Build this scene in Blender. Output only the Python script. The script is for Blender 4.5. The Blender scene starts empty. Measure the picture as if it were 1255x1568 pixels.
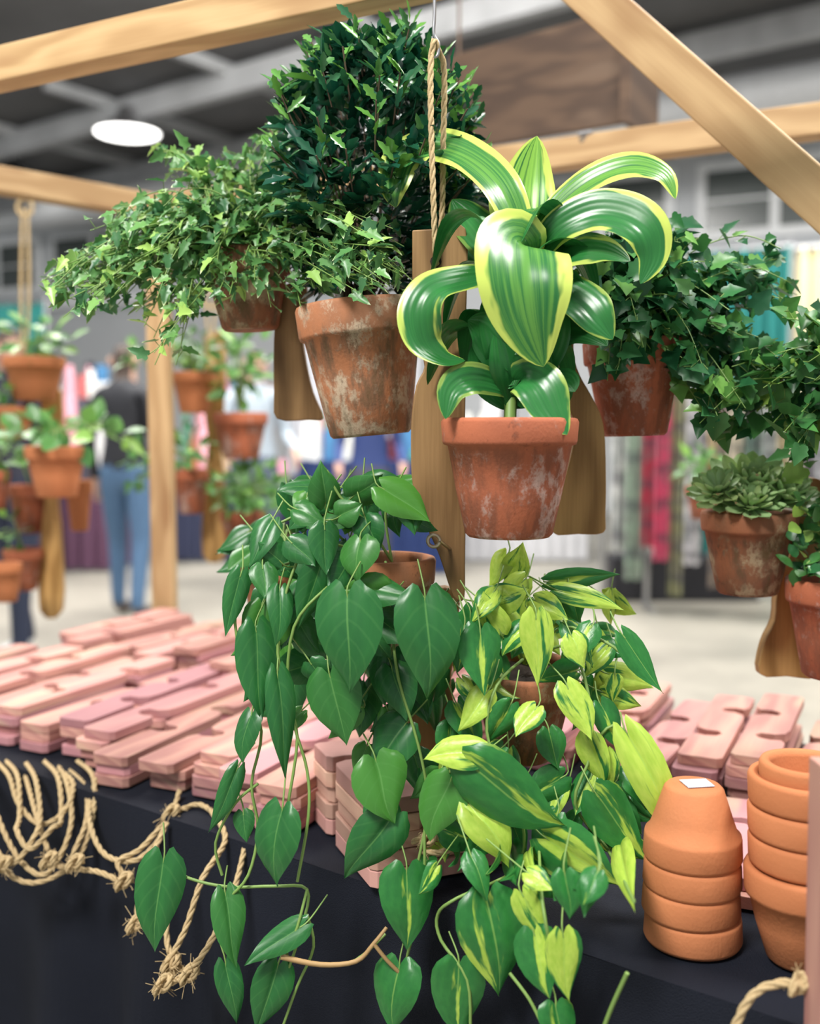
import bpy, math, random
from mathutils import Vector, Matrix, noise
random.seed(11)
R_=random.random
def U(a,b): return random.uniform(a,b)
scene=bpy.context.scene
# ---------------------------------------------------------------- survey helper
# converts a bearing measured from the viewpoint (1255x1568 grid) and a real distance
# (metres, along +Y) into a world position
F=1568.0; PITCH=0.080; CH=1.2
def S(px,py,y):
    u=(px-627.5)/F; v=(784-py)/F
    dy=math.cos(PITCH)+v*math.sin(PITCH); dz=-math.sin(PITCH)+v*math.cos(PITCH)
    k=y/dy
    return Vector((u*k,y,CH+dz*k))
def SV(px,py,y):
    """same, but keeps hanging growth clear of the table front"""
    p=S(px,py,y)
    if p.z<.79:
        lim=(.775-.586*p.x)/.81-.065
        if p.y>lim: p=S(px,py,lim)
    return p
# ---------------------------------------------------------------- node helper
class NT:
    def __init__(s,name):
        s.m=bpy.data.materials.new(name); s.m.use_nodes=True
        s.t=s.m.node_tree; s.t.nodes.clear()
        s.out=s.t.nodes.new('ShaderNodeOutputMaterial')
    def n(s,typ,**k):
        nd=s.t.nodes.new(typ)
        for a,b in k.items(): setattr(nd,a,b)
        return nd
    def l(s,a,b): s.t.links.new(a,b)
    def setin(s,sock,v):
        if isinstance(v,bpy.types.NodeSocket): s.l(v,sock)
        else: sock.default_value=v
    def math(s,op,a,b=0.0,c=None,clamp=False):
        nd=s.n('ShaderNodeMath',operation=op); nd.use_clamp=clamp
        s.setin(nd.inputs[0],a); s.setin(nd.inputs[1],b)
        if c is not None: s.setin(nd.inputs[2],c)
        return nd.outputs[0]
    def mix(s,f,a,b):
        nd=s.n('ShaderNodeMix',data_type='RGBA')
        s.setin(nd.inputs[0],f); s.setin(nd.inputs[6],a); s.setin(nd.inputs[7],b)
        return nd.outputs[2]
    def ss(s,x,lo,hi):
        nd=s.n('ShaderNodeMapRange',interpolation_type='SMOOTHSTEP')
        s.setin(nd.inputs[0],x)
        if lo>hi:
            nd.inputs[1].default_value=hi; nd.inputs[2].default_value=lo
            nd.inputs[3].default_value=1; nd.inputs[4].default_value=0
        else:
            nd.inputs[1].default_value=lo; nd.inputs[2].default_value=hi
        return nd.outputs[0]
    def noise(s,vec,scale,detail=3,rough=.55):
        nd=s.n('ShaderNodeTexNoise'); nd.inputs['Scale'].default_value=scale
        nd.inputs['Detail'].default_value=detail; nd.inputs['Roughness'].default_value=rough
        if vec is not None: s.l(vec,nd.inputs['Vector'])
        return nd.outputs['Fac']
    def attr(s):
        a=s.n('ShaderNodeAttribute',attribute_name='loc3')
        x=s.n('ShaderNodeSeparateXYZ'); s.l(a.outputs['Vector'],x.inputs[0]); return x.outputs
    def comb(s,a,b,c):
        nd=s.n('ShaderNodeCombineXYZ')
        for i,v in enumerate((a,b,c)): s.setin(nd.inputs[i],v)
        return nd.outputs[0]
    def bump(s,h,st,dist=.001):
        nd=s.n('ShaderNodeBump'); nd.inputs['Strength'].default_value=st; nd.inputs['Distance'].default_value=dist
        s.l(h,nd.inputs['Height']); return nd.outputs[0]
    def pbr(s,col,rough=.5,norm=None,metal=0,trans=0,spec=.5,coat=0):
        p=s.n('ShaderNodeBsdfPrincipled')
        s.setin(p.inputs['Base Color'],col); s.setin(p.inputs['Roughness'],rough)
        p.inputs['Metallic'].default_value=metal; p.inputs['Specular IOR Level'].default_value=spec
        p.inputs['Coat Weight'].default_value=coat
        if norm is not None: s.l(norm,p.inputs['Normal'])
        if trans>0:
            t=s.n('ShaderNodeBsdfTranslucent'); s.setin(t.inputs[0],col)
            mx=s.n('ShaderNodeMixShader'); mx.inputs[0].default_value=trans
            s.l(p.outputs[0],mx.inputs[1]); s.l(t.outputs[0],mx.inputs[2]); s.l(mx.outputs[0],s.out.inputs[0])
        else: s.l(p.outputs[0],s.out.inputs[0])
        return s.m
def c4(r,g,b): return (r,g,b,1)
def plain(name,col,rough=.6,metal=0,var=.12,scale=8):
    t=NT(name); tc=t.n('ShaderNodeTexCoord')
    f=t.noise(tc.outputs['Object'],scale,3)
    a=c4(*[x*(1-var) for x in col]); b=c4(*[min(1,x*(1+var)) for x in col])
    return t.pbr(t.mix(f,a,b),rough,metal=metal)
def emis(name,col,st):
    t=NT(name); e=t.n('ShaderNodeEmission'); e.inputs[0].default_value=c4(*col); e.inputs[1].default_value=st
    t.l(e.outputs[0],t.out.inputs[0]); return t.m
# ---- leaves
def mat_heart():
    t=NT('heartleaf_green'); a=t.attr(); au=t.math('ABSOLUTE',a[0])
    f=t.noise(t.comb(a[0],a[1],t.math('MULTIPLY',a[2],40)),2.2,2)
    col=t.mix(f,c4(.011,.085,.024),c4(.032,.18,.038))
    col=t.mix(t.ss(a[2],.45,.85),col,c4(.085,.28,.036))
    vein=t.math('SINE',t.math('MULTIPLY',t.math('SUBTRACT',a[1],t.math('MULTIPLY',au,.35)),34))
    rib=t.ss(au,.045,.01)
    col=t.mix(t.math('MULTIPLY',rib,.5),col,c4(.14,.34,.09))
    col=t.mix(t.math('MULTIPLY',t.ss(vein,.75,1),.10),col,c4(.12,.32,.09))
    return t.pbr(col,.34,t.bump(f,.25,.0015),trans=.14,spec=.45)
def mat_brasil():
    t=NT('variegated_heartleaf'); a=t.attr(); au=t.math('ABSOLUTE',a[0])
    f=t.noise(t.comb(t.math('MULTIPLY',a[0],1.2),t.math('MULTIPLY',a[1],.65),t.math('MULTIPLY',a[2],60)),1.4,4,.55)
    bias=t.math('MULTIPLY',t.math('SUBTRACT',a[2],.50),.46)
    cen=t.math('MULTIPLY',t.ss(au,.45,.0),.12)
    m=t.ss(t.math('ADD',t.math('ADD',f,bias),cen),.55,.63)
    g2=t.noise(t.comb(a[0],t.math('MULTIPLY',a[1],2),a[2]),4,2)
    green=t.mix(g2,c4(.012,.115,.026),c4(.04,.23,.045))
    lime=t.mix(g2,c4(.26,.47,.035),c4(.54,.68,.12))
    col=t.mix(m,green,lime)
    rib=t.ss(au,.045,.01); col=t.mix(t.math('MULTIPLY',rib,.4),col,c4(.33,.55,.12))
    return t.pbr(col,.34,t.bump(g2,.25,.0015),trans=.18,spec=.45)
def mat_drac():
    t=NT('dracaena_leaf'); a=t.attr(); au=t.math('ABSOLUTE',a[0])
    f=t.noise(t.comb(t.math('MULTIPLY',a[0],7),t.math('MULTIPLY',a[1],.8),t.math('MULTIPLY',a[2],30)),1.5,3)
    f2=t.noise(t.comb(t.math('MULTIPLY',a[0],1.2),t.math('MULTIPLY',a[1],2.0),t.math('MULTIPLY',a[2],50)),1.5,2)
    streak=t.mix(f,c4(.012,.10,.028),c4(.035,.22,.042))
    streak=t.mix(t.math('MULTIPLY',t.ss(a[2],.5,1.0),t.ss(t.math('ADD',f,t.math('MULTIPLY',t.ss(au,.5,0),.08)),.36,.60)),streak,c4(.24,.50,.07))
    e=t.math('ADD',au,t.math('MULTIPLY',t.math('SUBTRACT',f2,.5),1.1))
    e=t.math('ADD',e,t.math('MULTIPLY',t.math('SUBTRACT',a[2],.6),.25))
    m=t.math('MULTIPLY',t.ss(e,.74,.86),t.ss(a[2],.2,.5))
    col=t.mix(m,streak,c4(.52,.64,.12))
    h=t.math('SINE',t.math('MULTIPLY',a[0],22))
    return t.pbr(col,.30,t.bump(h,.15,.0006),trans=.14,spec=.5)
def mat_ivy(name,d1,d2,edge,lo,hi,hl,rough=.36):
    t=NT(name); a=t.attr()
    f=t.noise(t.comb(a[0],a[1],t.math('MULTIPLY',a[2],70)),3,2)
    col=t.mix(a[2],c4(*d1),c4(*d2))
    col=t.mix(t.ss(a[2],.75,1),col,c4(*hl))
    m=t.ss(t.math('ADD',a[0],t.math('MULTIPLY',t.math('SUBTRACT',f,.5),.8)),lo,hi)
    col=t.mix(m,col,c4(*edge))
    return t.pbr(col,rough,trans=.18,spec=.5)
def mat_terra(name,base,dark,patch,amt,scale=22,moss=0,pf=.75):
    t=NT(name); tc=t.n('ShaderNodeTexCoord'); oi=t.n('ShaderNodeObjectInfo'); a=t.attr()
    mp=t.n('ShaderNodeVectorMath',operation='ADD'); t.l(tc.outputs['Object'],mp.inputs[0]); t.l(oi.outputs['Location'],mp.inputs[1])
    def scaled(x,y,z):
        sc=t.n('ShaderNodeVectorMath',operation='MULTIPLY'); t.l(mp.outputs[0],sc.inputs[0]); sc.inputs[1].default_value=(x,y,z); return sc.outputs[0]
    v=scaled(1,1,.75); vs=scaled(1,1,.25)
    f1=t.noise(v,scale,6,.65); f2=t.noise(v,scale*3.2,6,.75); f3=t.noise(v,scale*.5,3); f4=t.noise(v,400,2); f5=t.noise(vs,scale*2.2,5,.65)
    body=t.ss(a[1],-.018,-.034)
    old=amt>0
    col=t.mix(t.ss(f3,.35,.65),c4(*base),c4(*dark))
    col=t.mix(t.math('MULTIPLY',t.math('MULTIPLY',body,t.ss(f5,.40,.60)),.8 if old else .12),col,c4(dark[0]*.62,dark[1]*.75,dark[2]*.85))
    k=t.math('ADD',t.math('ADD',t.math('MULTIPLY',f1,.55),t.math('MULTIPLY',f2,.45)),t.math('MULTIPLY',body,.045 if old else 0))
    m=t.ss(k,.60-amt,.70-amt)
    col=t.mix(t.math('MULTIPLY',m,pf),col,c4(*patch))
    if moss: col=t.mix(t.math('MULTIPLY',t.math('MULTIPLY',t.ss(f5,.52,.68),body),moss),col,c4(.12,.085,.035))
    if old: col=t.mix(t.math('MULTIPLY',t.ss(f2,.56,.66),.55),col,c4(dark[0]*.4,dark[1]*.45,dark[2]*.5))
    return t.pbr(col,.78,t.bump(t.math('ADD',f4,f2),.4,.0008),spec=.3)
def mat_wood(name,a_,b_,knot,rough=.55,g=70,tint=None):
    t=NT(name); a=t.attr()
    w=t.noise(t.comb(t.math('MULTIPLY',a[0],14),t.math('MULTIPLY',a[1],3.2),t.math('MULTIPLY',a[2],33)),1,2)
    x=t.math('ADD',t.math('MULTIPLY',a[0],g),t.math('MULTIPLY',w,9))
    ring=t.math('SINE',t.math('MULTIPLY',x,2.2))
    fine=t.noise(t.comb(t.math('MULTIPLY',a[0],420),t.math('MULTIPLY',a[1],14),a[2]),1,3)
    f=t.math('ADD',t.math('MULTIPLY',t.math('ADD',ring,1),.36),t.math('MULTIPLY',fine,.55),clamp=True)
    col=t.mix(f,c4(*a_),c4(*b_))
    if tint: col=t.mix(t.math('MULTIPLY',t.ss(t.math('FRACT',t.math('MULTIPLY',a[2],17.7)),.35,.85),.85),col,c4(*tint))
    col=t.mix(t.math('MULTIPLY',t.ss(w,.56,.70),.7),col,c4(*knot))
    hs=t.n('ShaderNodeHueSaturation'); t.l(col,hs.inputs['Color'])
    t.l(t.math('ADD',.75,t.math('MULTIPLY',t.math('FRACT',t.math('MULTIPLY',a[2],7.3)),.45)),hs.inputs['Value'])
    return t.pbr(hs.outputs[0],rough,t.bump(fine,.25,.0005),spec=.35)
M={}
M['heart']=mat_heart(); M['brasil']=mat_brasil(); M['drac']=mat_drac()
M['ivyL']=mat_ivy('variegated_ivy_leaf',(.04,.15,.055),(.16,.36,.09),(.66,.76,.44),.64,.86,(.38,.60,.13))
M['ivyR']=mat_ivy('ivy_leaf',(.010,.08,.030),(.05,.21,.06),(.28,.45,.20),1.0,1.25,(.18,.40,.08))
M['ivyRR']=mat_ivy('ivy_leaf_light',(.018,.10,.032),(.09,.27,.055),(.38,.54,.18),.98,1.2,(.32,.50,.09))
M['ficus']=mat_ivy('ficus_leaf',(.005,.055,.034),(.022,.125,.056),(.1,.25,.12),1.2,1.4,(.13,.34,.055),.27)
M['bush']=mat_ivy('bush_leaf',(.05,.17,.04),(.15,.36,.075),(.35,.52,.15),.95,1.2,(.28,.52,.10))
M['succ']=mat_ivy('succulent_leaf',(.28,.46,.20),(.50,.68,.32),(.50,.36,.2),.95,1.1,(.58,.72,.30))
M['stem']=plain('green_stem',(.18,.30,.07),.5)
M['bstem']=plain('brown_stem',(.38,.24,.10),.6)
M['bark']=plain('bark',(.12,.08,.05),.8)
M['soil']=plain('potting_soil',(.035,.022,.015),.95,scale=200,var=.6)
M['t_old']=mat_terra('weathered_terracotta',(.48,.19,.085),(.32,.15,.08),(.60,.49,.35),.065,28,moss=.5,pf=.75)
M['t_red']=mat_terra('red_terracotta',(.44,.135,.065),(.33,.10,.05),(.58,.44,.38),.050,24,pf=.7)
M['t_dark']=mat_terra('mossy_terracotta',(.35,.13,.06),(.23,.105,.055),(.44,.36,.22),.060,28,moss=.75,pf=.7)
M['t_new']=mat_terra('new_terracotta',(.58,.215,.090),(.49,.175,.070),(.68,.40,.25),-.06,14)
M['w_brown']=mat_wood('oiled_wood',(.42,.25,.105),(.18,.098,.036),(.10,.05,.02),.5)
M['w_gold']=mat_wood('golden_wood',(.60,.36,.13),(.29,.155,.045),(.17,.08,.028),.5)
M['w_pine']=mat_wood('pine_lumber',(.60,.41,.21),(.42,.26,.12),(.30,.155,.065),.6,60)
M['w_pink']=mat_wood('cedar_board',(.62,.34,.265),(.43,.20,.175),(.58,.40,.28),.65,55,tint=(.45,.21,.235))
M['w_end']=mat_wood('pale_cedar_board',(.70,.45,.33),(.54,.29,.22),(.50,.29,.2),.65,55,tint=(.58,.30,.27))
M['w_sign']=mat_wood('stained_plywood',(.17,.105,.065),(.085,.052,.035),(.22,.145,.095),.6,20)
def mat_rope():
    t=NT('jute_rope'); tc=t.n('ShaderNodeTexCoord'); f=t.noise(tc.outputs['Object'],500,3)
    return t.pbr(t.mix(f,c4(.36,.25,.12),c4(.68,.53,.31)),.9,t.bump(f,.5,.0008),spec=.1)
M['rope']=mat_rope()
def mat_cloth():
    t=NT('black_tablecloth'); tc=t.n('ShaderNodeTexCoord'); f=t.noise(tc.outputs['Object'],900,2); g=t.noise(tc.outputs['Object'],6,3)
    return t.pbr(t.mix(g,c4(.004,.0055,.010),c4(.010,.013,.024)),.75,t.bump(t.math('ADD',f,g),.5,.005),spec=.2)
M['cloth']=mat_cloth()
M['steel']=plain('steel',(.45,.45,.46),.35,metal=.9)
# ---------------------------------------------------------------- mesh builder
class MB:
    def __init__(s): s.v=[];s.f=[];s.a=[];s.m=[]
    def add(s,vs,at,fs,mat=0):
        o=len(s.v); s.v+= [tuple(x) for x in vs]; s.a+=at
        for f in fs: s.f.append([i+o for i in f]); s.m.append(mat)
    def grid(s,rows,ats,mat=0,close=False):
        nr=len(rows); nc=len(rows[0]); fs=[]
        for i in range(nr-1):
            for j in range(nc if close else nc-1):
                k=(j+1)%nc
                fs.append([i*nc+j,i*nc+k,(i+1)*nc+k,(i+1)*nc+j])
        s.add([p for r in rows for p in r],[q for r in ats for q in r],fs,mat)
    def tube(s,pts,r,sides=6,mat=0,r2=None,smooth=True,step=4):
        P=catmull(pts,step) if smooth and len(pts)>2 else pts
        n=len(P); rows=[];ats=[]
        t=(P[1]-P[0]).normalized(); ref=Vector((0,0,1)) if abs(t.z)<.9 else Vector((1,0,0))
        x=t.cross(ref).normalized()
        for i,p in enumerate(P):
            t=(P[min(i+1,n-1)]-P[max(i-1,0)])
            t=t.normalized() if t.length>1e-9 else Vector((0,0,1))
            x=(x-t*x.dot(t)); x=x.normalized() if x.length>1e-6 else t.orthogonal().normalized()
            y=t.cross(x); rr=r if r2 is None else r+(r2-r)*i/(n-1)
            rows.append([p+(x*math.cos(q*2*math.pi/sides)+y*math.sin(q*2*math.pi/sides))*rr for q in range(sides)])
            ats.append([(0,i/n,.5)]*sides)
        s.grid(rows,ats,mat,True)
        nc=sides
        s.add(rows[0],ats[0],[list(range(nc))[::-1]],mat); s.add(rows[-1],ats[-1],[list(range(nc))],mat)
    def rope(s,pts,r,mat=0,step=6):
        P=catmull(pts,step); Q=[P[0]]; acc=0
        seg=r*1.1
        for a,b in zip(P,P[1:]):
            L=(b-a).length
            if L<1e-9: continue
            d=seg-acc
            while d<=L:
                Q.append(a.lerp(b,d/L)); d+=seg
            acc=(acc+L)%seg
        if len(Q)<3: Q=P
        n=len(Q); t=(Q[1]-Q[0]).normalized(); x=t.orthogonal().normalized(); fr=[]
        for i in range(n):
            t=(Q[min(i+1,n-1)]-Q[max(i-1,0)]); t=t.normalized() if t.length>1e-9 else Vector((0,0,1))
            x=(x-t*x.dot(t)).normalized(); fr.append((x.copy(),t.cross(x)))
        for k in range(3):
            st=[]
            for i in range(n):
                a=k*2.0944+i*.62; st.append(Q[i]+(fr[i][0]*math.cos(a)+fr[i][1]*math.sin(a))*r*.5)
            s.tube(st,r*.56,5,mat,smooth=False)
    def prism(s,outline,O,A,B,N,th,rnd,mat=0):
        n=len(outline); f=[O+A*a+B*b for a,b in outline]; bk=[p+N*th for p in f]
        at=[(a,b,rnd) for a,b in outline]; at2=[(a+.03,b,rnd) for a,b in outline]
        fs=[list(range(n)),[i+n for i in range(n)][::-1]]
        for i in range(n): fs.append([(i+1)%n,i,i+n,(i+1)%n+n])
        s.add(f+bk,at+at2,fs,mat)
    def box(s,lo,hi,rnd=.5,mat=0,M4=None):
        vs=[Vector((x,y,z)) for x in (lo[0],hi[0]) for y in (lo[1],hi[1]) for z in (lo[2],hi[2])]
        if M4: vs=[M4@v for v in vs]
        s.add(vs,[(v.x+v.y,v.z,rnd) for v in vs],[[0,1,3,2],[4,6,7,5],[0,4,5,1],[2,3,7,6],[0,2,6,4],[1,5,7,3]],mat)
    def beam(s,a,b,w,h,rnd=.5,mat=0,up=Vector((0,0,1))):
        t=(b-a); L=t.length; t.normalize(); x=t.cross(up).normalized(); z=x.cross(t)
        vs=[];at=[]
        for q,l in ((a,0),(b,L)):
            for i,j in ((-1,-1),(1,-1),(1,1),(-1,1)):
                vs.append(q+x*i*w/2+z*j*h/2); at.append((i*w/2+j*h/2,l,rnd))
        s.add(vs,at,[[3,2,1,0],[4,5,6,7],[0,1,5,4],[1,2,6,5],[2,3,7,6],[3,0,4,7]],mat)
    def build(s,name,mats,parent=None,smooth=True,loc=None,bevel=0):
        me=bpy.data.meshes.new(name); vv=s.v
        if loc is not None: vv=[(a-loc[0],b-loc[1],c-loc[2]) for a,b,c in vv]
        me.from_pydata(vv,[],s.f); me.update()
        at=me.attributes.new('loc3','FLOAT_VECTOR','POINT')
        fl=[c for q in s.a for c in q]; at.data.foreach_set('vector',fl)
        for m in mats: me.materials.append(m)
        me.polygons.foreach_set('material_index',s.m)
        me.polygons.foreach_set('use_smooth',[smooth]*len(me.polygons))
        ob=bpy.data.objects.new(name,me); scene.collection.objects.link(ob)
        if loc is not None: ob.location=loc
        if bevel:
            b=ob.modifiers.new('bevel','BEVEL'); b.width=bevel; b.segments=2; b.limit_method='ANGLE'
        if parent: 
            ob.parent=parent
            ob.matrix_parent_inverse=parent.matrix_world.inverted()
        return ob
def catmull(p,st):
    out=[]; n=len(p)
    for i in range(n-1):
        p0=p[max(i-1,0)];p1=p[i];p2=p[i+1];p3=p[min(i+2,n-1)]
        for k in range(st):
            t=k/st; out.append(.5*((2*p1)+(p2-p0)*t+(2*p0-5*p1+4*p2-p3)*t*t+(3*p1-p0-3*p2+p3)*t**3))
    out.append(p[-1].copy()); return out
def empty(name,loc):
    e=bpy.data.objects.new(name,None); e.location=loc; e.empty_display_size=.05; scene.collection.objects.link(e)
    bpy.context.view_layer.update(); return e
def rv(): return Vector((U(-1,1),U(-1,1),U(-1,1)))
# ---------------------------------------------------------------- leaves
HEART=[(0,.50),(.05,.78),(.14,.95),(.27,1),(.42,.93),(.58,.74),(.73,.48),(.86,.23),(.95,.08),(1,0.0)]
def frame(ax,n):
    ax=ax.normalized(); x=ax.cross(n)
    if x.length<1e-4: x=ax.orthogonal()
    x.normalize(); return x,ax,x.cross(ax).normalized()
def heart(mb,base,tip,n,w,rnd=None,mat=0,fold=None,arc=None):
    rnd=R_() if rnd is None else rnd
    fold=U(.15,.5) if fold is None else fold; arc=U(-.05,.28) if arc is None else arc
    L=(tip-base).length; x,y,z=frame(tip-base,n)
    if z.dot(n)<0: x=-x;z=-z
    rows=[];ats=[]; ph=U(0,6)
    for t,ww in HEART:
        r=[];a=[]
        for s in (-1,-.72,-.4,-.13,0,.13,.4,.72,1):
            X=s*ww*w/2; o=-.17*L*math.sin(abs(s)*.78*math.pi)*(1-t)**3
            Y=t*L+o; bend=.14*w*math.sin(3*t)*math.sin(ph)
            Z=fold*abs(X)*(1-.6*abs(s))*1.4+arc*L*t*(1-t)*2-.14*w*s*s*ww+.05*w*math.sin(ph+t*7+s)*s*s
            r.append(base+x*(X+bend*t)+y*Y+z*Z); a.append((s,t,rnd))
        rows.append(r);ats.append(a)
    mb.grid(rows,ats,mat)
def mirror(h): return h+[(-a,b) for a,b in h[1:-1]][::-1]
IVY=mirror([(0,0),(.14,-.12),(.36,-.07),(.34,.10),(.50,.34),(.30,.45),(.17,.72),(0,1)])
IVL=mirror([(0,0),(.11,-.08),(.28,-.02),(.21,.16),(.36,.34),(.20,.46),(.14,.74),(0,1)])
IVR=mirror([(0,0),(.18,-.13),(.36,-.09),(.43,.08),(.38,.20),(.52,.36),(.36,.48),(.18,.76),(0,1)])
FIC=mirror([(0,0),(.26,.22),(.2,.34),(.42,.52),(.24,.62),(.26,.8),(0,1)])
OVAL=mirror([(0,0),(.28,.15),(.45,.4),(.4,.65),(.2,.88),(0,1)])
def fan(mb,ol,base,ax,n,L,W,rnd,mat=0,cup=.12):
    x,y,z=frame(ax,n)
    c=base+y*.34*L-z*cup*L*.3
    vs=[c]; at=[(0,.35,rnd)]
    for a,b in ol:
        vs.append(base+x*a*W+y*b*L+z*(cup*abs(a)*W*1.2-cup*b*b*L)); at.append((.25+.8*min(1,math.hypot(a*1.4,(b-.35)*1.1)),b,rnd))
    m=len(ol); mb.add(vs,at,[[0,i+1,(i+1)%m+1] for i in range(m)],mat)
def strip(mb,pts,w,n,rnd,mat=0,prof=None,fold=.25,cols=9,wave=.05,taper=2.2):
    P=catmull(pts,6); N=len(P); rows=[];ats=[]; ph=U(0,6); xp=None
    for i,p in enumerate(P):
        t=i/(N-1); tg=(P[min(i+1,N-1)]-P[max(i-1,0)]).normalized()
        x=tg.cross(n); 
        if x.length<.15 and xp is not None: x=xp
        x=x-tg*x.dot(tg); x.normalize()
        if xp is not None:
            if x.dot(xp)<0: x=-x
            x=(x*.5+xp*.5); x=(x-tg*x.dot(tg)).normalized()
        xp=x; z=x.cross(tg)
        if z.dot(n)<-.2: z=-z
        ww=(.34+.66*math.sin(min(1,t/.5)*math.pi/2))*(1 if t<.5 else max(0,1-((t-.5)/.5)**taper))
        r=[];a=[]
        for k in range(cols):
            s=-1+2*k/(cols-1); X=s*ww*w/2
            r.append(p+x*X+z*(fold*abs(X)*(1.3-.6*abs(s))+wave*w*math.sin(ph+t*9+s)*abs(s)*ww)); a.append((s,t,rnd))
        rows.append(r);ats.append(a)
    mb.grid(rows,ats,mat)
# ---------------------------------------------------------------- pots
def pot(name,c,R,H,mat,parent=None,band=.25,tilt=(0,0),soil=True,seg=56,rb=.64):
    b=band*H
    prof=[(0,-H),(rb*R-.003,-H),(rb*R,-H+.003),(.78*R,-H*.6),(.90*R,-b-.0015),(.965*R,-b),(.98*R,-b+.003),(1.0*R,-.004),(R-.0015,-.0008),(R-.004,0),(R-.008,-.0008),(R-.0095,-.006),(.80*R,-b-.004),(.56*R,-H*.88),(0,-H*.88)]
    mb=MB(); rows=[];ats=[]
    for r,z in prof:
        r=max(r,.0002)
        rows.append([Vector((r*math.cos(q*2*math.pi/seg),r*math.sin(q*2*math.pi/seg),z)) for q in range(seg)]); ats.append([(0,z,0)]*seg)
    mb.grid(rows,ats,0,True)
    if soil:
        zs=-.12*H; rr=.9*R-.004; seg2=28; rows=[];ats=[]
        for k in range(6):
            r=max(rr*k/5,.0003); rows.append([Vector((r*math.cos(q*2*math.pi/seg2),r*math.sin(q*2*math.pi/seg2),zs+U(-1,1)*.002)) for q in range(seg2)]); ats.append([(0,0,0)]*seg2)
        mb.grid(rows,ats,1,True)
    ob=mb.build(name,[mat,M['soil']]); ob.location=c
    ob.rotation_euler=(tilt[0],tilt[1],U(0,6.28) if tilt==(0,0) else 0)
    bpy.context.view_layer.update()
    if parent: ob.parent=parent; ob.matrix_parent_inverse=parent.matrix_world.inverted()
    return ob
def planter(name,px,py,d,R,H,mat,**k):
    c=S(px,py,d); e=empty(name,c); p=pot('pot',c,R,H,mat,parent=e,**k); return e,c
def hanger(outline,d,th,mat,name='wooden_pot_hanger',rnd=None):
    """flat carved hanger board facing the aisle, built at distance d"""
    O=S(*outline[0],d); pts=[]
    for px,py in outline:
        p=S(px,py,d); pts.append((p.x-O.x,p.z-O.z))
    P3=catmull([Vector((a,b,0)) for a,b in pts+[pts[0]]],3)[:-1]
    mb=MB(); mb.prism([(p.x,p.y) for p in P3],O,Vector((1,0,0)),Vector((0,0,1)),Vector((0,1,0)),th,R_() if rnd is None else rnd)
    ob=mb.build(name,[mat],smooth=False,loc=O,bevel=.0015)
    return ob
# ================================================================ HALL
TD=Vector((.81,-.586,0)).normalized(); TN=Vector((-TD.y,TD.x,0))  # table/hall directions
def TP(s,n,z): return TD*s+TN*n+Vector((0,0,z))
fl=MB(); fl.box((-16,-4,-.1),(14,24,0)); 
def mat_floor():
    t=NT('concrete_floor'); tc=t.n('ShaderNodeTexCoord'); o=tc.outputs['Object']
    f=t.noise(o,.9,6,.6); g=t.noise(o,14,5)
    col=t.mix(t.ss(f,.3,.7),c4(.21,.20,.17),c4(.36,.335,.285)); col=t.mix(t.math('MULTIPLY',t.ss(g,.5,.75),.3),col,c4(.18,.165,.145))
    return t.pbr(col,.45,spec=.4)
fl.build('floor',[mat_floor()],smooth=False)
ZC=5.6
cm=MB(); cm.box((-20,7.2,ZC),(14,26,ZC+.1))
ceil=cm.build('ceiling',[plain('dark_ceiling_deck',(.16,.16,.165),.9,scale=1.2,var=.35)],smooth=False)
WA=Vector((-12,22.0,0)); WB=Vector((12,10.6,0)); WD=(WB-WA).normalized(); WN=Vector((WD.y,-WD.x,0))
wl=(WB-WA).length
wm=MB()
def wallbox(mb,a0,a1,z0,z1,t0,t1,mat=0,rnd=.5):
    vs=[WA+WD*a+WN*t+Vector((0,0,z)) for a in (a0,a1) for t in (t0,t1) for z in (z0,z1)]
    mb.add(vs,[(0,0,rnd)]*8,[[0,1,3,2],[4,6,7,5],[0,4,5,1],[2,3,7,6],[0,2,6,4],[1,5,7,3]],mat)
wallbox(wm,0,wl,0,ZC,0,-.2)
wm.build('wall_back',[plain('painted_block_wall',(.58,.60,.62),.8,scale=.8)],smooth=False)
mwhite=plain('white_trim',(.88,.90,.92),.5); mglass=plain('window_glass',(.09,.105,.10),.2,scale=1,var=.35)
wi=0
a=1.35
while a<wl-2:
    m=MB(); z0,z1=3.9,4.7
    wallbox(m,a-.12,a+1.92,z0-.12,z1+.12,.0,.10,0)
    for k in range(2):
        wallbox(m,a+k*.96,a+k*.96+.84,z0,z1,.10,.115,1)
        wallbox(m,a+k*.96,a+k*.96+.84,z0+.38,z0+.41,.115,.135,0)
    wi+=1; m.build('window_%d'%wi,[mwhite,mglass],smooth=False); a+=2.35
tm=MB(); wallbox(tm,0,wl,4.98,5.3,0,.35,0); wallbox(tm,0,wl,3.45,3.62,0,.2,0)
tm.build('trim_1',[mwhite],smooth=False)
mb=MB()
steel_l=plain('painted_steel_beam',(.46,.47,.48),.6,scale=1.5,var=.5)
for k in range(7):
    n0=9.0+k*2.2
    a=TD*-22+TN*n0; b=TD*14+TN*n0
    mb.beam(Vector((a.x,a.y,5.35)),Vector((b.x,b.y,5.35)),.16,.30)
for k in range(14):
    s0=-18+k*2.2
    a=TD*s0+TN*8.0; b=TD*s0+TN*24
    mb.beam(Vector((a.x,a.y,5.5)),Vector((b.x,b.y,5.5)),.1,.14)
mb.build('ceiling_joists',[steel_l],smooth=False)
mb=MB()
a=TD*-3+TN*12; b=TD*-16+TN*11
mb.tube([Vector((a.x,a.y,4.95)),Vector((b.x,b.y,4.95))],.28,20,smooth=False)
mb.build('ventilation_duct',[plain('duct_metal',(.6,.61,.62),.4)])
mb=MB(); A=S(420,60,9.5); B=S(760,20,8.6)
A.z=B.z=4.85
up=Vector((0,0,.45)); n=12
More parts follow.
